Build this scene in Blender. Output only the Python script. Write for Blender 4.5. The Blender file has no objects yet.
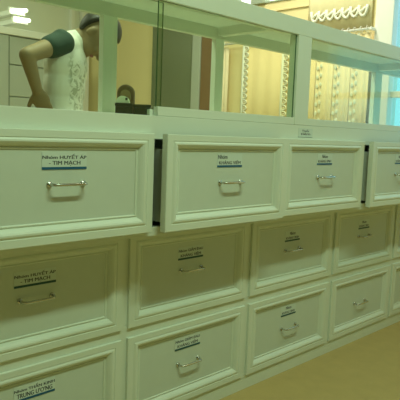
import bpy, bmesh, math, random
from mathutils import Vector, Matrix
random.seed(7)
SC = bpy.context.scene
COL = SC.collection
V = Vector

# ------------------------------------------------------------------ helpers
class MB:
    """Collects vertices and faces, then links them as ONE mesh object."""
    def __init__(s): s.v=[]; s.f=[]; s.m=[]
    def add(s, vs, fs, m=0):
        o=len(s.v); s.v+= [tuple(a) for a in vs]; s.f+=[tuple(o+i for i in f) for f in fs]; s.m+=[m]*len(fs); return s
    def box(s, x0,x1,y0,y1,z0,z1, m=0):
        vs=[(x,y,z) for x in (x0,x1) for y in (y0,y1) for z in (z0,z1)]
        return s.add(vs,[(0,1,3,2),(4,6,7,5),(0,4,5,1),(2,3,7,6),(0,2,6,4),(1,5,7,3)],m)
    def tube(s, pts, r, n=10, m=0):
        pts=[V(p) for p in pts]; rs=r if isinstance(r,(list,tuple)) else [r]*len(pts)
        vs=[]; fs=[]; up=None
        for i,p in enumerate(pts):
            t=(pts[min(i+1,len(pts)-1)]-pts[max(i-1,0)]).normalized()
            if up is None: up=t.orthogonal().normalized()
            up=(up-t*up.dot(t)).normalized(); b=t.cross(up)
            for k in range(n):
                a=2*math.pi*k/n; vs.append(p+(up*math.cos(a)+b*math.sin(a))*rs[i])
        for i in range(len(pts)-1):
            for k in range(n):
                fs.append((i*n+k,i*n+(k+1)%n,(i+1)*n+(k+1)%n,(i+1)*n+k))
        fs.append(tuple(range(n))[::-1]); fs.append(tuple((len(pts)-1)*n+k for k in range(n)))
        return s.add(vs,fs,m)
    def ellipsoid(s, c, ax, nu=24, nv=14, m=0):
        """ax: three axis vectors (with length)"""
        c=V(c); a,b,d=[V(q) for q in ax]; vs=[c-d]; fs=[]
        for j in range(1,nv):
            ph=-math.pi/2+math.pi*j/nv
            for i in range(nu):
                th=2*math.pi*i/nu
                vs.append(c+a*math.cos(ph)*math.cos(th)+b*math.cos(ph)*math.sin(th)+d*math.sin(ph))
        vs.append(c+d); L=len(vs)-1
        for i in range(nu): fs.append((0,1+(i+1)%nu,1+i))
        for j in range(nv-2):
            for i in range(nu):
                p=1+j*nu; fs.append((p+i,p+(i+1)%nu,p+nu+(i+1)%nu,p+nu+i))
        p=1+(nv-2)*nu
        for i in range(nu): fs.append((p+i,p+(i+1)%nu,L))
        return s.add(vs,fs,m)
    def capsule(s, p0,r0,p1,r1, m=0):
        p0=V(p0);p1=V(p1); pts=[];rs=[]; t=(p1-p0).normalized()
        for k in range(1,7):
            a=math.pi/2*k/6; pts.append(p0-t*r0*math.cos(a)); rs.append(r0*math.sin(a))
        for k in range(6,0,-1):
            a=math.pi/2*k/6; pts.append(p1+t*r1*math.cos(a)); rs.append(r1*math.sin(a))
        return s.tube(pts,rs,16,m)
    def lathe(s, c, prof, n=24, m=0, axis='z'):
        c=V(c); vs=[];fs=[]
        for r,h in prof:
            for k in range(n):
                a=2*math.pi*k/n
                q={'z':(r*math.cos(a),r*math.sin(a),h),'y':(r*math.cos(a),h,r*math.sin(a)),'x':(h,r*math.cos(a),r*math.sin(a))}[axis]
                vs.append(c+V(q))
        for i in range(len(prof)-1):
            for k in range(n): fs.append((i*n+k,i*n+(k+1)%n,(i+1)*n+(k+1)%n,(i+1)*n+k))
        return s.add(vs,fs,m)
    def mesh(s, name):
        me=bpy.data.meshes.new(name); me.from_pydata(s.v,[],s.f); me.update()
        bm=bmesh.new(); bm.from_mesh(me)
        for i,f in enumerate(bm.faces): f.material_index=s.m[i]
        bmesh.ops.recalc_face_normals(bm,faces=bm.faces[:]); bm.to_mesh(me); bm.free(); return me
    def build(s, name, mats, parent=None, bevel=0, smooth=False):
        me=s.mesh(name); o=bpy.data.objects.new(name,me); COL.objects.link(o)
        for m in (mats if isinstance(mats,(list,tuple)) else [mats]): me.materials.append(m)
        if parent: o.parent=parent; 
        if smooth:
            for p in me.polygons: p.use_smooth=True
        if bevel:
            b=o.modifiers.new('bevel','BEVEL'); b.width=bevel; b.segments=2; b.limit_method='ANGLE'; b.angle_limit=math.radians(40)
        return o

def tag(o,label=None,cat=None,group=None,kind=None):
    if label: o['label']=label
    if cat: o['category']=cat
    if group: o['group']=group
    if kind: o['kind']=kind
    return o
def empty(name,loc):
    o=bpy.data.objects.new(name,None); COL.objects.link(o); o.location=loc; o.empty_display_size=.05; return o
def struct(o,label=None): o['kind']='structure'; 
def shift(mb,d):
    d=V(d); mb.v=[tuple(V(a)-d) for a in mb.v]; return mb

def mat(name, col, rough=.5, metal=0, noise=0, nscale=30, bump=0, spec=.5, trans=0, emit=None, estr=0):
    m=bpy.data.materials.new(name); m.use_nodes=True; nt=m.node_tree; b=nt.nodes['Principled BSDF']
    c=(*col,1); b.inputs['Base Color'].default_value=c; b.inputs['Roughness'].default_value=rough
    b.inputs['Metallic'].default_value=metal; b.inputs['Specular IOR Level'].default_value=spec
    b.inputs['Transmission Weight'].default_value=trans
    if emit: b.inputs['Emission Color'].default_value=(*emit,1); b.inputs['Emission Strength'].default_value=estr
    if noise or bump:
        tc=nt.nodes.new('ShaderNodeTexCoord'); n=nt.nodes.new('ShaderNodeTexNoise'); n.inputs['Scale'].default_value=nscale; n.inputs['Detail'].default_value=4
        nt.links.new(tc.outputs['Object'],n.inputs['Vector'])
        if noise:
            r=nt.nodes.new('ShaderNodeMix'); r.data_type='RGBA'
            r.inputs[6].default_value=tuple(a*(1-noise) for a in col)+(1,); r.inputs[7].default_value=tuple(min(1,a*(1+noise)) for a in col)+(1,)
            nt.links.new(n.outputs['Fac'],r.inputs[0]); nt.links.new(r.outputs[2],b.inputs['Base Color'])
        if bump:
            bp=nt.nodes.new('ShaderNodeBump'); bp.inputs['Strength'].default_value=bump; bp.inputs['Distance'].default_value=.002
            nt.links.new(n.outputs['Fac'],bp.inputs['Height']); nt.links.new(bp.outputs['Normal'],b.inputs['Normal'])
    return m
def glass_mat(name, tint, refl=.12):
    m=bpy.data.materials.new(name); m.use_nodes=True; nt=m.node_tree; nt.nodes.remove(nt.nodes['Principled BSDF'])
    out=nt.nodes['Material Output']; t=nt.nodes.new('ShaderNodeBsdfTransparent'); g=nt.nodes.new('ShaderNodeBsdfGlossy'); mx=nt.nodes.new('ShaderNodeMixShader'); fr=nt.nodes.new('ShaderNodeMath'); lw=nt.nodes.new('ShaderNodeLayerWeight'); pw=nt.nodes.new('ShaderNodeMath')
    t.inputs['Color'].default_value=(*tint,1); g.inputs['Roughness'].default_value=.02; lw.inputs['Blend'].default_value=.5; pw.operation='POWER'; pw.inputs[1].default_value=5; fr.operation='MULTIPLY_ADD'; fr.inputs[1].default_value=.85; fr.inputs[2].default_value=.045; nt.links.new(lw.outputs['Facing'],pw.inputs[0]); nt.links.new(pw.outputs[0],fr.inputs[0])
    nt.links.new(fr.outputs[0],mx.inputs[0]); nt.links.new(t.outputs[0],mx.inputs[1]); nt.links.new(g.outputs[0],mx.inputs[2]); nt.links.new(mx.outputs[0],out.inputs[0]); return m

M={}
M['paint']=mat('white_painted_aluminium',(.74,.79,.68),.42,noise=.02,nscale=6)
M['lifted_postpaint']=mat('brightened_post_paint',(.86,.93,.84),.4)  # frame paint made paler to stand in for light missing on back posts
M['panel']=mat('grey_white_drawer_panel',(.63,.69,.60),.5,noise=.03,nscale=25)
M['box']=mat('drawer_box_board',(.55,.58,.50),.6)
M['chrome']=mat('chrome',(.60,.60,.55),.25,1)
M['paper']=mat('sticker_paper',(.66,.74,.67),.6)
M['ink']=mat('sticker_ink',(.05,.06,.07),.6)
M['blue']=mat('sticker_blue_bar',(.015,.11,.22),.5)
M['teal']=mat('sticker_dark_teal_bar',(.02,.09,.10),.5)
M['glass']=glass_mat('clear_glass',(.90,.95,.87))
M['gedge']=mat('green_glass_edge',(.07,.16,.07),.15)
M['yellow']=mat('yellow_wall_paint',(.88,.74,.40),.7,noise=.05,nscale=3)
M['curtain']=mat('yellow_curtain_cloth',(.92,.71,.37),.8,noise=.05,nscale=20)
M['palecurtain']=mat('pale_yellow_curtain_cloth',(.95,.77,.45),.8,noise=.05,nscale=20)
M['valance']=mat('faded_yellow_cloth',(.78,.69,.41),.8,noise=.05,nscale=20)
M['peach']=mat('peach_curtain_cloth',(.92,.74,.52),.8,noise=.14,nscale=60)
M['lace']=mat('white_lace',(.93,.92,.80),.7)
M['flace']=mat('cream_lace',(.92,.88,.66),.8)
M['wframe']=mat('white_window_frame',(.9,.9,.85),.4)
def acrylic(name,col,k):
    m=bpy.data.materials.new(name); m.use_nodes=True; nt=m.node_tree; b=nt.nodes['Principled BSDF']; b.inputs['Base Color'].default_value=(*col,1); b.inputs['Roughness'].default_value=.25
    t=nt.nodes.new('ShaderNodeBsdfTranslucent'); t.inputs['Color'].default_value=(*col,1); x=nt.nodes.new('ShaderNodeMixShader'); x.inputs[0].default_value=k
    nt.links.new(b.outputs[0],x.inputs[1]); nt.links.new(t.outputs[0],x.inputs[2]); nt.links.new(x.outputs[0],nt.nodes['Material Output'].inputs[0]); return m
M['acrylic']=acrylic('white_acrylic_sheet',(.74,.78,.68),.32)
M['floor']=mat('tan_vinyl_floor',(.52,.38,.145),.5,noise=.12,nscale=14)
M['ceil']=mat('white_ceiling',(.52,.53,.46),.8)
M['wallw']=mat('pale_wall_paint',(.84,.86,.74),.7,noise=.03,nscale=3)
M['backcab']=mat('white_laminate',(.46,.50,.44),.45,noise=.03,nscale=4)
M['dark']=mat('black_plastic',(.025,.03,.02),.4)
M['skin']=mat('skin',(.26,.19,.095),.55,noise=.05,nscale=20)
M['hair']=mat('black_hair',(.018,.018,.012),.5,noise=.3,nscale=120)
M['sleeve']=mat('black_green_cotton',(.018,.05,.035),.85,noise=.1,nscale=90)
M['trouser']=mat('dark_denim',(.03,.04,.06),.85,noise=.15,nscale=150)
M['shoe']=mat('black_leather',(.02,.02,.02),.4)
M['eye']=mat('eye_white',(.8,.8,.76),.2)
M['iris']=mat('dark_brown_iris',(.03,.015,.008),.2)
M['lip']=mat('lip',(.30,.11,.09),.5)
M['doorgrey']=mat('grey_green_door_paint',(.17,.20,.12),.3,noise=.06,nscale=5)
M['brown']=mat('brown_wood',(.22,.12,.05),.5,noise=.15,nscale=12)
M['leather']=mat('brown_leather',(.16,.09,.045),.5,noise=.12,nscale=60)
M['tan']=mat('tan_leather',(.36,.25,.13),.5,noise=.12,nscale=60)
M['tube']=mat('lit_reflection_tube',(1,1,1),.4,emit=(.95,1,.82),estr=4.0)
M['frost']=mat('bright_frosted_pane',(.9,.9,.85),.4,emit=(.97,1,.86),estr=1.6)

# ------------------------------------------------------------------ camera
cd=bpy.data.cameras.new('camera'); cam=bpy.data.objects.new('camera',cd); COL.objects.link(cam)
CP=V((0,-1.27469,.99787)); CR=V((.70292905,-.71030195,.03690373)); CU=V((.05256573,.10362317,.9932266)); CF=V((.70931487,.69622797,-.11017727))
cam.matrix_world=Matrix(((CR.x,CU.x,-CF.x,CP.x),(CR.y,CU.y,-CF.y,CP.y),(CR.z,CU.z,-CF.z,CP.z),(0,0,0,1)))
cd.sensor_width=36; cd.lens=52.4508; cd.clip_start=.05
SC.camera=cam

# ------------------------------------------------------------------ room shell
XR,YB,XL,YF,H=3.55,3.90,-2.6,-3.4,2.95
def room(name,mb,m,**k):
    o=mb.build(name,m,**k); o['kind']='structure'; return o
room('floor',MB().box(XL-.1,XR+.1,YF-.1,YB+.1,-.1,0),M['floor'])
room('ceiling',MB().box(XL-.1,XR+.1,YF-.1,YB+.1,H,H+.1),M['ceil'])
room('wall_back',MB().box(XL-.1,XR+.1,YB,YB+.1,0,H),M['wallw'])
M['wallo']=mat('olive_wall_paint',(.20,.20,.12),.8,noise=.04,nscale=3)
room('wall_left',MB().box(XL-.1,XL,YF,YB,0,H),M['wallo'])
room('wall_front',MB().box(XL-.1,XR+.1,YF-.1,YF,0,H),M['wallo'])
# right wall with two window openings
WY0,WY1,WZ0,WZ1=-1.0,.60,.90,2.35
TY0,TY1,TZ0,TZ1=1.30,1.88,2.005,2.55
w=MB()
w.box(XR,XR+.12,YF,WY0,0,H); w.box(XR,XR+.12,WY0,WY1,0,WZ0); w.box(XR,XR+.12,WY0,WY1,WZ1,H)
w.box(XR,XR+.12,WY1,TY0,0,H); w.box(XR,XR+.12,TY0,TY1,0,TZ0); w.box(XR,XR+.12,TY0,TY1,TZ1,H); w.box(XR,XR+.12,TY1,YB,0,H)
room('wall_right',w,M['yellow'])
# big window
def frame_ring(mb,x0,x1,y0,y1,z0,z1,t,m=0):
    mb.box(x0,x1,y0,y0+t,z0,z1,m); mb.box(x0,x1,y1-t,y1,z0,z1,m); mb.box(x0,x1,y0+t,y1-t,z0,z0+t,m); mb.box(x0,x1,y0+t,y1-t,z1-t,z1,m); return mb
win=frame_ring(MB(),XR-.02,XR+.10,WY0-.06,WY1+.065,WZ0-.06,WZ1+.06,.125)
wo=room('window_1',win,M['wframe'],bevel=.004)
mu=MB().box(XR+.02,XR+.07,WY0+.06,WY1-.06,1.285,1.325); mu.box(XR+.02,XR+.07,-.28,-.22,WZ0+.06,WZ1-.06)
mu.build('window_mullion',M['wframe'],wo,bevel=.003)
MB().box(XR+.042,XR+.048,WY0+.065,WY1-.065,WZ0+.065,WZ1-.065).build('window_pane',M['glass'],wo)
# transom window, high on the right wall
tw=frame_ring(MB(),XR-.01,XR+.08,TY0,TY1,TZ0,TZ1,.012); tw.box(XR-.03,XR+.08,1.585,1.715,TZ0,TZ1)
to=room('window_2',tw,mat('grey_green_frame',(.38,.45,.34),.5),bevel=.003)
MB().box(XR+.04,XR+.046,TY0+.01,TY1-.01,TZ0+.01,TZ1-.01).build('window_pane',M['frost'],to)
room('trim_1',MB().box(XR-.012,XR,1.19,1.86,1.935,1.950),M['yellow'],bevel=.003)
# door with frame on the right wall, seen through the glazing
dr=MB().box(XR-.03,XR,2.325,2.86,0,2.02)
do=room('door_1',dr,M['doorgrey'],bevel=.004)
MB().box(XR-.05,XR,2.225,2.32,0,2.06).build('door_jamb',M['backcab'],do,bevel=.004)
MB().tube([(XR-.03,2.44,1.0),(XR-.07,2.44,1.0),(XR-.07,2.54,1.0)],.009).build('door_handle',M['chrome'],do,smooth=True)
room('trim_2',MB().box(XR-.04,XR,2.09,2.222,0,2.10),M['brown'],bevel=.006)
# pale posts at the back corner
room('trim_3',MB().box(3.425,3.515,3.84,3.90,0,2.3),M['wframe'],bevel=.004)
room('trim_4',MB().box(3.305,3.345,3.85,3.90,0,2.3),M['wframe'],bevel=.004)

# ------------------------------------------------------------------ drawers
def text_geo(txt,w,h):
    """letters as flat polygons, scaled into w x h, centred on 0,0"""
    c=bpy.data.curves.new('t','FONT'); c.body=txt; c.resolution_u=3; c.offset=0; o=bpy.data.objects.new('t',c); COL.objects.link(o)
    dg=bpy.context.evaluated_depsgraph_get(); me=o.evaluated_get(dg).to_mesh()
    vs=[v.co.copy() for v in me.vertices]; fs=[tuple(p.vertices) for p in me.polygons]
    o.evaluated_get(dg).to_mesh_clear(); bpy.data.objects.remove(o); bpy.data.curves.remove(c)
    x0=min(v.x for v in vs); x1=max(v.x for v in vs); y0=min(v.y for v in vs); y1=max(v.y for v in vs)
    return [((v.x-(x0+x1)/2)/(x1-x0)*w,(v.y-(y0+y1)/2)/(y1-y0)*h) for v in vs],fs
FW,GAP,X1=.574,.026,.5304
def sticker_mb(lines,w,bar=True,h=.044):
    """local: x right, y=0 panel surface (negative = toward the viewer), z up"""
    mb=MB(); mb.box(-w/2,w/2,-.0007,0,-h/2,h/2,0)
    n=len(lines); lh=(h-.009)/n
    for i,(t,frac,al) in enumerate(lines):
        vs,fs=text_geo(t,w*frac,lh*.74); zc=h/2-.002-lh*(i+.5); xc={'c':0,'l':-w/2+w*frac/2+.003}[al]
        
        for q in (-1,0,1): mb.add([(x+xc+q*w*.0035,-.0010-.00005*q,z+zc+q*.0001) for x,z in vs],fs,1)
    if bar: mb.box(-w/2,w/2,-.0012,-.0007,-h/2,-h/2+.0065,2)
    return mb
def handle_mb(L=.107):
    mb=MB(); a=L/2-.004
    pts=[(-a,0,0)]
    for k in range(7):
        t=math.pi/2*k/6; pts.append((-a+.014*(1-math.cos(t)),-.012-.014*math.sin(t),0))
    pts+=[(-q[0],q[1],q[2]) for q in reversed(pts)]
    mb.tube(pts,.0038,10)
    for s in (-1,1): mb.lathe((s*a,0,0),[(0,-.004),(.0075,-.004),(.008,-.001),(.008,0)],14,axis='y')
    return mb
def front_mb(h,th=.022):
    """framed drawer front with mitred moulding plus its box; local origin = front's lower left outer corner"""
    st,sb,ss=.84,.95,1.04
    prof=[(.02,.0222),(.02,th),(0,th),(0,.002),(.0015,0),(.022,0),(.0235,.0018),(.026,.0002),(.030,-.0018),(.035,-.002),(.040,.0006),(.045,.0050),(.0485,.0098),(.0505,.0122),(.0532,.0098),(.0552,.0094),(.0568,.0102),(.0580,.0128)]
    mb=MB(); vs=[]; fs=[]
    for i,y in prof:
        vs+=[(i*ss,y,i*sb),(FW-i*ss,y,i*sb),(FW-i*ss,y,h-i*st),(i*ss,y,h-i*st)]
    n=len(prof)
    for k in range(n-1):
        for e in range(4): fs.append((k*4+e,k*4+(e+1)%4,(k+1)*4+(e+1)%4,(k+1)*4+e))
    fs.append((3,2,1,0)); mb.add(vs,fs,0)
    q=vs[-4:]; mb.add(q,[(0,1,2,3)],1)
    a,b=.022,FW-.022                                     # the box behind the front
    mb.box(a,a+.012,.0225,.36,.03,h-.045,2); mb.box(b-.012,b,.0225,.36,.03,h-.045,2)
    mb.box(a+.012,b-.012,.35,.36,.03,h-.045,2); mb.box(a,b,.0225,.36,.024,.03,2)
    return mb
SM=[M['paper'],M['ink'],M['blue']]; SMT=[M['paper'],M['ink'],M['teal']]
HA=[('Nhóm HUYẾT ÁP',.98,'c'),('- TIM MẠCH',.70,'c')]
KV=[('Nhóm',.36,'l'),('KHÁNG VIÊM',.86,'c')]
GV=[('Nhóm GIẢM ĐAU',.96,'c'),('KHÁNG VIÊM',.80,'c')]
TK=[('Nhóm THẦN KINH',.98,'c'),('TRUNG U’O’NG',.86,'c')]
KS=[('Nhóm',.36,'c'),('KHÁNG SINH',.86,'c')]
def drawer(parent,off,col,y,z0,h,hz,sz,lines,sw,sm,hx=0,sx=-.004):
    x=X1+(col-1)*(FW+GAP)
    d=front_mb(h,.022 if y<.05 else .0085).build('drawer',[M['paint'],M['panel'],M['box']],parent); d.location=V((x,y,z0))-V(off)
    hd=handle_mb().build('handle',M['chrome'],d,smooth=True); hd.location=(FW/2+hx,.0125,hz-z0); hd['label']='chrome bow handle'
    if lines:
        s=sticker_mb(lines,sw).build('sticker',sm,d); s.location=(FW/2+sx,.0125,sz-z0); s['label']='white paper sticker with black lettering over a dark bar'
    return d

# ---- lower cabinet
YL=.13126; YC=YL+.009; CX0,CX1=.514,3.53; CB=.52
root=empty('base_cabinet',(CX0,YC,0))
tag(root,'long white base cabinet set back on the tan floor with two rows of drawers','cabinet')
off=root.location
b=MB()
b.box(CX0,CX0+.018,YC,CB,0,.694); b.box(CX1-.018,CX1,YC,CB,0,.694); b.box(CX0+.018,CX1-.018,CB-.012,CB,0,.694)
b.box(CX0+.018,CX1-.018,YC,YC+.018,0,.072); b.box(CX0+.018,CX1-.018,YC,YC+.018,.338,.39); b.box(CX0+.018,CX1-.018,YC,YC+.018,.668,.694)
b.box(CX0+.018,CX1-.018,YC+.018,CB-.012,.682,.694); b.box(CX0+.018,CX1-.018,YC+.018,CB-.012,.055,.067)
for k in range(1,5):
    xc=X1-GAP/2+k*.6
    for z0,z1 in ((.072,.338),(.39,.668)): b.box(xc-.017,xc+.017,YC,YC+.018,z0,z1)
shift(b,off).build('body',M['paint'],root,bevel=.001)
BZ,BH=.3796,.3005; CZ,CH=.0593,.2883
for c in range(1,6):
    ln,sw,sm=[(HA,.128,SMT),(GV,.122,SMT),(KS,.105,SMT),(KS,.105,SMT),(KS,.105,SMT)][c-1]
    drawer(root,off,c,YL,BZ,BH,.533,.592,ln,sw,sm,-.006,-.008)
for c in range(1,6):
    ln,sw,sm=[(TK,.128,SM),(GV,.124,SMT),(KS,.105,SMT),(None,0,0),(None,0,0)][c-1]
    drawer(root,off,c,YL,CZ,CH,.197,.270,ln,sw,sm,-.004,-.008)

# ---- upper drawer unit
YU=.0225; DB=.43
root=empty('overhanging_drawer_unit',(CX0,YU,.695))
tag(root,'white drawer unit jutting out below the glass case, one row of drawers, two slightly open','cabinet')
off=root.location
b=MB()
b.box(CX0,CX0+.018,YU,DB,.695,1.05); b.box(CX1-.018,CX1,YU,DB,.695,1.05); b.box(CX0+.018,CX1-.018,DB-.012,DB,.695,1.05)
b.box(CX0+.018,CX1-.018,YU,YU+.018,.982,1.05); b.box(CX0+.018,CX1-.018,YU,YU+.018,.695,.722)
b.box(CX0+.018,CX1-.018,YU+.018,DB-.012,1.034,1.05); b.box(CX0+.018,CX1-.018,YU+.018,DB-.012,.695,.707)
for k in range(1,5):
    xc=X1-GAP/2+k*.6
    b.box(xc-.006,xc+.006,YU,DB-.012,.722,.982)
shift(b,off).build('body',M['paint'],root,bevel=.001)
AZ,AH=.7114,.2866
for c in range(1,6):
    ln,sw,sm=[(HA,.131,SM),(KV,.120,SM),(KS,.108,SM),(KS,.108,SM),(KS,.108,SM)][c-1]
    y={2:-.027,4:-.029}.get(c,0)
    drawer(root,off,c,y,AZ,AH,.862 if c==1 else .850,.921,ln,sw,sm,.003,-.002)
s=sticker_mb([('Thuốc',.5,'c'),('tiêm',.66,'c')],.095,False,.034)
s.v=[v for v in s.v]; s.box(-.0475,.0475,-.0011,-.0007,-.017,-.0158,1)
so=s.build('sticker',SM,root); so.location=V((1.885,YU,1.022))-off; so['label']='small white sticker with two short lines of black lettering'

# ---- glass display case on top
GZ,TZ,TT=1.0508,1.3800,1.4385
root=empty('glass_display_case',(CX0,YU,GZ))
tag(root,'long white framed glass display case standing on the drawer unit','display case')
off=root.location
def part(mb,name,m,bevel=.0015,parent=root,**k):
    return shift(mb,off).build(name,m,parent,bevel=bevel,**k)
PB=.37; PE=.396
part(MB().box(CX0,CX1,YU,YU+.040,TZ,TT),'top_rail',M['paint'])
part(MB().box(CX0,CX1,PB,PE,TZ+.006,1.4295),'back_rail',M['paint'])
part(MB().box(CX0,CX1,YU+.040,PE,1.430,1.436),'top_panel',M['acrylic'],0)
part(MB().box(1.8106,1.896,YU,YU+.040,GZ,TZ),'front_post',M['paint'])
part(MB().box(CX0,CX0+.05,YU,YU+.04,GZ,TZ),'front_post',M['paint'])
part(MB().box(CX1-.05,CX1,YU,YU+.04,GZ,TZ),'front_post',M['paint'])
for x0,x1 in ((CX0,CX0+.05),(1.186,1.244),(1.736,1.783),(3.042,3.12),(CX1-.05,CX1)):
    part(MB().box(x0,x1,PB,PE,GZ,TZ+.006),'back_post',M['lifted_postpaint'])
for x0,x1 in ((1.742,1.777),(3.06,3.10)):
    part(MB().box(x0,x1,YU+.040,PB,TZ+.016,1.4295),'tie_beam',M['paint'])
def pane(x0,x1,y,rail,xr=None):
    p=MB(); z0,z1=GZ+(.026 if rail else .001),TZ-.0005
    vs=[(x,yy,z) for x in (x0,x1) for yy in (y,y+.005) for z in (z0,z1)]
    p.add(vs,[(0,4,5,1),(2,3,7,6)],0); p.add(vs,[(0,1,3,2),(4,6,7,5),(0,2,6,4),(1,5,7,3)],1)
    o=part(p,'glass_pane',[M['glass'],M['gedge']],0)
    if rail: part(MB().box(x0,xr or x1,y-.008,y+.012,GZ,GZ+.0265),'bottom_rail',M['paint'],.001,parent=o)
    return o
pane(CX0+.052,1.168,.050,False)
pane(1.134,1.8100,.032,True)
pane(1.8965,CX1-.052,.032,True,2.69)
part(MB().box(1.122,1.150,.046,.060,GZ,GZ+.018),'glass_guide',mat('clear_plastic_clip',(.75,.78,.66),.3),.002)

# ---- small things inside the case
def fin(mb,name,m,root,off,**k): return shift(mb,off).build(name,m,root,**k)
def obox(mb,c,sx,sy,sz,rz,m=0):
    R=Matrix.Rotation(rz,3,'Z'); vs=[V(c)+R@V((x,y,z)) for x in (-sx/2,sx/2) for y in (-sy/2,sy/2) for z in (0,sz)]
    return mb.add(vs,[(0,1,3,2),(4,6,7,5),(0,4,5,1),(2,3,7,6),(0,2,6,4),(1,5,7,3)],m)
DK=1.0502
for (cx,cy,sx,sy,sz,rz,lab) in ((1.098,.134,.050,.05,.034,-.79,'low black box under the white dispenser in the display case'),
                                (1.1365,.0965,.050,.05,.032,-.79,'low black box beside the sliding glass edge in the display case')):
    e=empty('black_box',(cx,cy,DK)); tag(e,lab,'box','black boxes in the display case')
    o2=e.location.copy(); fin(obox(MB(),(cx,cy,DK),sx,sy,sz*.72,rz),'base',M['dark'],e,o2,bevel=.002)
    fin(obox(MB(),(cx,cy,DK+sz*.72+.0004),sx+.003,sy+.003,sz*.28,rz),'lid',M['dark'],e,o2,bevel=.002)
# small white rounded dispenser with a dark dot
ex=V((.7029,-.7103,0)); ey=V((.71,.70,0))
def arch(mb,c,w,leg,y0,y1,n=20):
    pr=[(-w,0)]+[(-w*math.cos(math.pi*k/n),leg+w*math.sin(math.pi*k/n)) for k in range(n+1)]+[(w,0)]
    vs=[V(c)+ex*a+ey*y+V((0,0,z)) for y in (y0,y1) for a,z in pr]; L=len(pr)
    return mb.add(vs,[tuple(range(L)),tuple(range(2*L-1,L-1,-1))]+[(i,(i+1)%L,L+(i+1)%L,L+i) for i in range(L)])
c=V((1.094,.138,DK+.0352)); e=empty('tape_dispenser',c); tag(e,'small white rounded dispenser with a dark dot on a black box in the display case','dispenser')
fin(arch(MB(),c,.020,.001,-.014,.014),'body',M['lace'],e,c,bevel=.004)
mb=MB(); mb.ellipsoid(c+ex*.012-ey*.0145+V((0,0,.012)),(ex*.004,ey*.002,V((0,0,.004))),12,8); fin(mb,'button',M['dark'],e,c,smooth=True)
# brown pouch with arched flap behind the roll
e=empty('leather_pouch',(1.135,.176,DK)); tag(e,'round topped brown pouch behind the white dispenser in the display case','pouch')
mb=MB(); ex=V((.7029,-.7103,0)); ey=V((.71,.70,0)); n=20; vs=[]; fs=[]
prof=[(-.0265,0)]+[(-.0265*math.cos(math.pi*k/n),.068+.0265*math.sin(math.pi*k/n)) for k in range(n+1)]+[(.0265,0)]
for s_ in (-.017,.017):
    for a,z in prof: vs.append(V((1.135,.176,DK))+ex*a+ey*s_+V((0,0,z)))
L=len(prof); fs=[tuple(range(L)),tuple(range(2*L-1,L-1,-1))]+[(i,(i+1)%L,L+(i+1)%L,L+i) for i in range(L)]
mb.add(vs,fs); fin(mb,'body',M['leather'],e,e.location,bevel=.006)
mb=MB(); vs=[]; pr=[(-.016,.045)]+[(-.016*math.cos(math.pi*k/n),.062+.016*math.sin(math.pi*k/n)) for k in range(n+1)]+[(.016,.045)]
for s_ in (-.0215,-.0172):
    for a,z in pr: vs.append(V((1.135,.176,DK))+ex*a+ey*s_+V((0,0,z)))
L=len(pr); fs=[tuple(range(L)),tuple(range(2*L-1,L-1,-1))]+[(i,(i+1)%L,L+(i+1)%L,L+i) for i in range(L)]
mb.add(vs,fs); fin(mb,'flap',M['tan'],e,e.location,bevel=.001)

# ------------------------------------------------------------------ curtains on the right wall
def lace_strip(y0,y1,z0,z1,x,vertical=True,step=.045):
    """a band with scalloped loops along it, real thickness"""
    mb=MB()
    if vertical is True:
        mb.box(x-.006,x,y1-.022,y1,z0,z1)
        z=z0+step/2
        while z+step/2<z1:
            mb.tube([(x-.004,y1-.022-.036*math.sin(math.pi*k/8),z+step*.40*math.cos(math.pi*k/8)) for k in range(9)],.0055,6)
            mb.ellipsoid((x-.004,y1-.036,z),((.003,0,0),(0,.008,0),(0,0,.006)),8,5)
            z+=step
    elif vertical is None:                                 # faint woven dots down the edge
        z=z0+.05
        while z<z1-.02:
            for q in (.018,.045): mb.ellipsoid((x,y1-q,z+q*.5),((.0025,0,0),(0,.012,0),(0,0,.016)),10,6)
            z+=.062
    else:
        y=y0+step/2
        while y<y1:
            mb.tube([(x-.004,y+step*.5*math.cos(math.pi*k/8),z1-(z1-z0)*math.sin(math.pi*k/8)) for k in range(9)],.010,6)
            mb.tube([(x-.004,y-.02,z1-.015),(x-.004,y+.022,z0+.025)],.009,6)
            y+=step
    return mb
def cloth(y0,y1,z0,z1,x,amp=.005,waves=3):
    mb=MB(); n=36; fr=[];
    for side in (0,1):
        for j in (0,1):
            for i in range(n+1):
                t=i/n; yy=y0+(y1-y0)*t; xx=x+amp*math.sin(2*math.pi*waves*t)+(.004 if side else 0)
                fr.append((xx,yy,(z0,z1)[j]))
    q=n+1; fs=[]
    for i in range(n):
        fs+=[(i,i+1,q+i+1,q+i),(2*q+i,3*q+i,3*q+i+1,2*q+i+1),(i,2*q+i,2*q+i+1,i+1),(q+i,q+i+1,3*q+i+1,3*q+i)]
    fs+=[(0,q,3*q,2*q),(n,2*q+n,3*q+n,q+n)]
    return mb.add(fr,fs)
ZT_,ZB_=1.70,.75
rod=MB().tube([(XR-.06,.66,1.722),(XR-.06,2.03,1.722)],.008,10)
e=empty('curtain_rod',(XR,1.35,1.715)); tag(e,'thin pale curtain rod along the yellow end wall','curtain rod')
fin(rod,'rod',M['wframe'],e,e.location,smooth=True)
for y in (.665,2.025): fin(MB().box(XR-.07,XR,y-.008,y+.008,1.712,1.732),'bracket',M['wframe'],e,e.location,bevel=.002)
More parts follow.
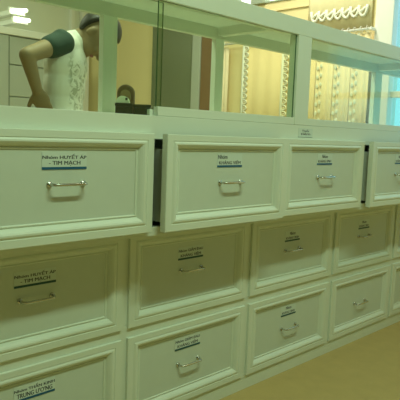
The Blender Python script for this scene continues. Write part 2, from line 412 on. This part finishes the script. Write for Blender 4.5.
specs=[(1.905,2.005,'peach',None,'narrow peach curtain beside the brown timber strip'),
       (1.377,1.752,'curtain',.030,'yellow curtain with strong white scalloped lace next to the peach curtain'),
       (1.082,1.372,'curtain',.028,'yellow curtain with faint scalloped lace just left of the front post of the glass case'),
       (.941,1.078,'palecurtain',.026,'pale yellow curtain just right of the front post of the glass case'),
       (.808,.937,'palecurtain',.026,'narrow pale yellow curtain with a lace edge, second from the window end'),
       (.672,.804,'palecurtain',.026,'pale yellow curtain with a lace edge closest to the window')]
for y0,y1,m,lace,lab in specs:
    e=empty('curtain',(XR-.06,(y0+y1)/2,ZB_)); tag(e,lab,'curtain','curtains on the yellow end wall')
    fin(cloth(y0,y1,ZB_,ZT_,XR-.045),'panel',M[m],e,e.location,smooth=True)
    for k in range(3):
        yy=y0+.02+(y1-y0-.04)*k/2
        mb=MB(); mb.tube([(XR-.06+.020*math.cos(a),yy,1.7205+.020*math.sin(a)) for a in [2*math.pi*j/12 for j in range(13)]],.002,5)
        fin(mb,'ring',M['wframe'],e,e.location,smooth=True)
    if lace: fin(lace_strip(y0,y1,ZB_,ZT_,XR-.0505,True if y0>1.05 else None),'lace_trim',M['lace'] if y0>1.3 else M['flace'],e,e.location,smooth=True)
e=empty('valance',(XR-.03,.93,1.74)); tag(e,'pale valance with a white scalloped lace band above the display case, next to the window','valance')
fin(cloth(.69,1.185,1.74,2.12,XR-.02,.004,4),'panel',M['valance'],e,e.location,smooth=True)
fin(lace_strip(.72,1.175,1.815,1.885,XR-.026,False,.062),'lace_trim',M['lace'],e,e.location,smooth=True)

# ------------------------------------------------------------------ back of the room
e=empty('tall_cabinet',(2.55,3.63,0)); tag(e,'tall white panelled cabinet against the back wall behind the person','cabinet')
o2=e.location.copy()
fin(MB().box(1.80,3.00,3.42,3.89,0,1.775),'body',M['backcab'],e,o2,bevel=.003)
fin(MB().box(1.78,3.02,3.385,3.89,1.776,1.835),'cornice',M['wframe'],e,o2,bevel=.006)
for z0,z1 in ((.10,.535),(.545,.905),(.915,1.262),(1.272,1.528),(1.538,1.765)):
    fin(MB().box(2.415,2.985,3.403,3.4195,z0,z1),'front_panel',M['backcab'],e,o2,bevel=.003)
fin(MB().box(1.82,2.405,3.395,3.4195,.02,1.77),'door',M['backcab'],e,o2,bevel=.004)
# glowing tubes added to stand for lamp reflections above the cabinet
def batten(c,L,tilt,lab):
    e=empty('reflection_tube',c); tag(e,lab,'lamp','reflection tubes above the tall cabinet')
    d=V((math.cos(tilt),0,math.sin(tilt)))*L/2; c=V(c)
    mb=MB().capsule(c-d,.017,c+d,.017); fin(mb,'tube',M['tube'],e,e.location,smooth=True)
    mb=MB(); mb.box(c.x-L/2-.01,c.x+L/2+.01,c.y+.026,c.y+.06,c.z-.028,c.z+.028); fin(mb,'housing',M['wframe'],e,e.location,bevel=.004)
    mb=MB(); mb.box(c.x-.03,c.x+.03,c.y+.06,YB,c.z-.02,c.z+.02); fin(mb,'bracket',M['wframe'],e,e.location,bevel=.004)
batten((2.50,3.40,1.985),.13,.22,'upper glowing white tube standing for a lamp reflection above the tall cabinet')
batten((2.53,3.40,1.915),.12,.08,'lower glowing white tube standing for a lamp reflection above the tall cabinet')

# ------------------------------------------------------------------ the person
def P(px,py,D): return CP+D*(CF+CR*((px-200)/582.7865)-CU*((py-200)/582.7865))
FR=V((.7034,-.7108,0)).normalized(); DP=V((.7108,.7034,0)).normalized(); UP=V((0,0,1))
D0=2.80
base=P(66,120,D0); base.z=0
person=empty('person',base)
tag(person,'person in white shirt with black sleeves, hand on hip, head bent behind the glass','person')
def remesh(mb,name,m,vox,sm=6,parent=person,mats=None):
    o=shift(mb,base).build(name,m,None)
    r=o.modifiers.new('r','REMESH'); r.mode='VOXEL'; r.voxel_size=vox; r.use_smooth_shade=True
    if sm: s=o.modifiers.new('s','SMOOTH'); s.factor=.5; s.iterations=sm
    dg=bpy.context.evaluated_depsgraph_get(); me=bpy.data.meshes.new_from_object(o.evaluated_get(dg)); me.name=name
    o.modifiers.clear(); old=o.data; o.data=me; bpy.data.meshes.remove(old)
    if not me.materials: me.materials.append(m)
    for p in me.polygons: p.use_smooth=True
    o.parent=parent; return o
hip=P(63,136,D0); waist=P(63,108,D0); chest=P(66,66,D0); neckb=P(74,44,D0)
shR=P(62,43,D0-.15); shL=P(66,43,D0+.14)
elR=P(27,55,2.47); wrR=P(37,90,2.57); knR=P(44,107,2.60)
elL=shL+V((0,0,-.29))+FR*.03; wrL=elL+V((0,0,-.25))+FR*.05
B=MB()
def ell(mb,c,a,b,z,m=0): mb.ellipsoid(c,(FR*a,DP*b,UP*z),24,14,m)
ell(B,hip,.10,.155,.13); ell(B,waist,.082,.135,.13); ell(B,(waist+chest)/2,.085,.15,.14); ell(B,chest,.092,.165,.15); ell(B,P(68,52,D0),.075,.17,.07)
# neck and bent head
HC=P(97.5,35,D0); cr=(FR*.95+UP*.31).normalized(); fc=(FR*.31-UP*.95).normalized()
B.capsule(neckb,.058,HC-cr*.065-fc*.005,.052)
B.ellipsoid(HC+cr*.012,(fc*.096,DP*.074,cr*.092))
B.ellipsoid(HC-cr*.035+fc*.028,(fc*.062,DP*.058,cr*.082))
B.capsule(HC-cr*.085+fc*.068,.020,HC-cr*.088+fc*.074,.016)
B.capsule(HC+cr*.012+fc*.088,.009,HC-cr*.026+fc*.106,.014)
for s in (-1,1):
    B.ellipsoid(HC-cr*.012-fc*.012+DP*s*.074,(fc*.016,DP*.008,cr*.030))
    B.ellipsoid(HC-cr*.015+fc*.072+DP*s*.036,(fc*.018,DP*.02,cr*.016))
# arms
for sh,el,wr in ((shR,elR,wrR),(shL,elL,wrL)):
    B.capsule(sh,.046,el,.034); B.capsule(el,.034,wr,.024)
def hand(mb,wr,dirv,palm,side,curl):
    """palm block and five unequal fingers; dirv along the fingers, palm = direction the palm faces, side toward the thumb"""
    dirv=dirv.normalized(); side=(side-dirv*side.dot(dirv)).normalized(); palm=dirv.cross(side).normalized()*(1 if dirv.cross(side).dot(palm)>0 else -1)
    mb.ellipsoid(wr+dirv*.045,(dirv*.052,side*.041,palm*.016))
    for k,(o,L) in enumerate(((.030,.068),(.010,.078),(-.010,.072),(-.029,.056))):
        p=wr+dirv*.078+side*o; d=dirv.copy(); r=.0088
        for seg in (.45,.32,.23):
            q=p+d*L*seg; mb.capsule(p,r,q,r*.93); p=q; r*=.93
            d=(d*math.cos(curl)+palm*math.sin(curl)).normalized()
    p=wr+dirv*.028+side*.034; d=(dirv*.6+side*.7+palm*.25).normalized()
    q=p+d*.040; mb.capsule(p,.012,q,.010); d=(dirv*.85+side*.35+palm*.3).normalized(); mb.capsule(q,.010,q+d*.032,.0085)
hand(B,wrR,(knR-wrR),DP,-FR,.08)
hand(B,wrL,V((0,0,-1))+FR*.15,-DP,FR,.30)
# legs
for s in (-1,1):
    h=hip+DP*s*.085-UP*.04; kn=V((h.x,h.y,.50))+FR*.02; an=V((h.x,h.y,.09))-FR*.02
    B.capsule(h,.088,kn,.058); B.capsule(kn,.056,an,.038); B.capsule(an-UP*.03-FR*.03,.036,an-UP*.052+FR*.15,.026)
remesh(B,'body',M['skin'],.0055,4)
# shirt
def shirt_mat():
    m=mat('white_printed_cotton',(.74,.75,.68),.85); nt=m.node_tree; b=nt.nodes['Principled BSDF']
    tc=nt.nodes.new('ShaderNodeTexCoord')
    dot=nt.nodes.new('ShaderNodeVectorMath'); dot.operation='DOT_PRODUCT'; dot.inputs[1].default_value=tuple(FR); nt.links.new(tc.outputs['Object'],dot.inputs[0])
    mr=nt.nodes.new('ShaderNodeMapRange'); mr.inputs[1].default_value=.030; mr.inputs[2].default_value=.045; nt.links.new(dot.outputs['Value'],mr.inputs[0])
    sx=nt.nodes.new('ShaderNodeSeparateXYZ'); nt.links.new(tc.outputs['Object'],sx.inputs[0])
    mz=nt.nodes.new('ShaderNodeMapRange'); mz.inputs[1].default_value=1.36; mz.inputs[2].default_value=1.30; nt.links.new(sx.outputs['Z'],mz.inputs[0])
    n=nt.nodes.new('ShaderNodeTexNoise'); n.inputs['Scale'].default_value=30; n.inputs['Detail'].default_value=2; n.inputs['Distortion'].default_value=1.5; nt.links.new(tc.outputs['Object'],n.inputs['Vector'])
    th=nt.nodes.new('ShaderNodeMapRange'); th.inputs[1].default_value=.50; th.inputs[2].default_value=.56; nt.links.new(n.outputs['Fac'],th.inputs[0])
    a=nt.nodes.new('ShaderNodeMath'); a.operation='MULTIPLY'; nt.links.new(mr.outputs[0],a.inputs[0]); nt.links.new(mz.outputs[0],a.inputs[1])
    c=nt.nodes.new('ShaderNodeMath'); c.operation='MULTIPLY'; nt.links.new(a.outputs[0],c.inputs[0]); nt.links.new(th.outputs[0],c.inputs[1])
    mx=nt.nodes.new('ShaderNodeMix'); mx.data_type='RGBA'; mx.inputs[6].default_value=(.74,.75,.68,1); mx.inputs[7].default_value=(.42,.45,.36,1)
    nt.links.new(c.outputs[0],mx.inputs[0]); nt.links.new(mx.outputs[2],b.inputs['Base Color']); return m
T=MB()
ell(T,P(62,124,D0),.112,.172,.13); ell(T,waist,.094,.150,.14); ell(T,(waist+chest)/2,.095,.163,.15); ell(T,chest,.100,.178,.155); ell(T,P(67,50,D0),.083,.19,.075)
T.capsule(neckb-(HC-neckb)*.15,.070,neckb+(HC-neckb)*.10,.064)
remesh(T,'shirt',shirt_mat(),.007,5)
for sh,el in ((shR,elR),(shL,elL)):
    S=MB(); S.capsule(sh,.058,sh+(el-sh)*.34,.052)
    S.ellipsoid(sh-FR*.004,(FR*.050,DP*.062,UP*.062))
    remesh(S,'sleeve',M['sleeve'],.007,3)['label']='black sleeve'
# hair: a thick cap open over the face
hm=MB().ellipsoid(HC+cr*.018-fc*.010,(fc*.103,DP*.084,cr*.103),32,22)
me=hm.mesh('hair'); bm=bmesh.new(); bm.from_mesh(me)
kill=[]
for v in bm.verts:
    q=v.co-HC; f=q.dot(fc); c=q.dot(cr)
    if (f>-.035 and c<.035) or (f>.055 and c<.085) or c<-.085: kill.append(v)
bmesh.ops.delete(bm,geom=kill,context='VERTS'); 
for v in bm.verts: v.co-=base
bm.to_mesh(me); bm.free()
ho=bpy.data.objects.new('hair',me); COL.objects.link(ho); me.materials.append(M['hair']); ho.parent=person
sm=ho.modifiers.new('thick','SOLIDIFY'); sm.thickness=.012; sm.offset=-1
for p in me.polygons: p.use_smooth=True
for s in (-1,1):
    ec=HC-cr*.002+fc*.083+DP*s*.032
    fin(MB().ellipsoid(ec,(fc*.010,DP*.013,cr*.008),14,10),'eye',M['eye'],person,base,smooth=True)
    fin(MB().ellipsoid(ec+fc*.0075,(fc*.004,DP*.0055,cr*.0055),12,8),'iris',M['iris'],person,base,smooth=True)
    fin(MB().capsule(HC+cr*.020+fc*.088+DP*s*.016,.0035,HC+cr*.022+fc*.080+DP*s*.048,.0025),'eyebrow',M['hair'],person,base,smooth=True)
fin(MB().ellipsoid(HC-cr*.056+fc*.086,(fc*.008,DP*.024,cr*.008),16,8),'mouth',M['lip'],person,base,smooth=True)
# trousers and shoes
Q=MB(); ell(Q,hip+UP*.015,.110,.168,.15)
for s in (-1,1):
    h=hip+DP*s*.085-UP*.05; kn=V((h.x,h.y,.50))+FR*.02; an=V((h.x,h.y,.10))-FR*.02
    Q.capsule(h,.098,kn,.072); Q.capsule(kn,.072,an,.058)
remesh(Q,'trousers',M['trouser'],.009,3)
for s in (-1,1):
    h=hip+DP*s*.085; an=V((h.x,h.y,.045))-FR*.02
    S=MB(); S.capsule(an-FR*.045,.044,an+FR*.06,.044); S.ellipsoid(an+FR*.12-UP*.008,(FR*.10,DP*.046,UP*.036)); 
    remesh(S,'shoe',M['shoe'],.007,2)

# ------------------------------------------------------------------ light
def ceiling_or_fill_light(c,L,W,power,col,lab,axis='x'):
    e=empty('ceiling_or_fill_light',c); tag(e,lab,'ceiling light')
    c=V(c); dx,dy=(L/2,W/2) if axis=='x' else (W/2,L/2)
    fin(MB().box(c.x-dx-.02,c.x+dx+.02,c.y-dy-.02,c.y+dy+.02,c.z+.012,H),'housing',M['wframe'],e,e.location,bevel=.004)
    ld=bpy.data.lights.new('tube','AREA'); ld.shape='RECTANGLE'; ld.size=dx*2; ld.size_y=dy*2; ld.energy=power; ld.color=col
    lo=bpy.data.objects.new('tube',ld); COL.objects.link(lo); lo.parent=e; lo.location=(0,0,.005)
GREEN=(.70,1.0,.67)
ceiling_or_fill_light((.9,-1.36,2.88),1.3,.14,50,GREEN,'ceiling light in front of the drawers')
ceiling_or_fill_light((1.35,.95,2.88),1.2,.30,46,(.84,1.0,.70),'added fill light behind the display case')  # unseen fill lamp, added to light the person and end wall
ceiling_or_fill_light((2.75,1.05,2.88),.6,.30,27,(1.0,1.0,.80),'added fill light near the end wall and window')  # added without a visible source, brightens curtains, window frame and right bay
ceiling_or_fill_light((1.0,3.1,2.88),.9,.30,26,(.92,1.0,.76),'added fill light near the tall white cabinet')  # unseen lamp put in to lift the back wall
ceiling_or_fill_light((2.9,-1.0,2.88),.6,.14,8,(1.0,.97,.72),'added fill light in front of the right end of the drawers')  # weak extra fill, added to brighten the right end of the front
wd=bpy.data.worlds.new('sky'); SC.world=wd; wd.use_nodes=True
bg=wd.node_tree.nodes['Background']; bg.inputs[0].default_value=(.40,1.05,1.45,1); bg.inputs[1].default_value=1.4
vs=SC.view_settings; vs.view_transform='Standard'; vs.look='None'; vs.gamma=1; vs.exposure=-.29; vs.use_curve_mapping=False
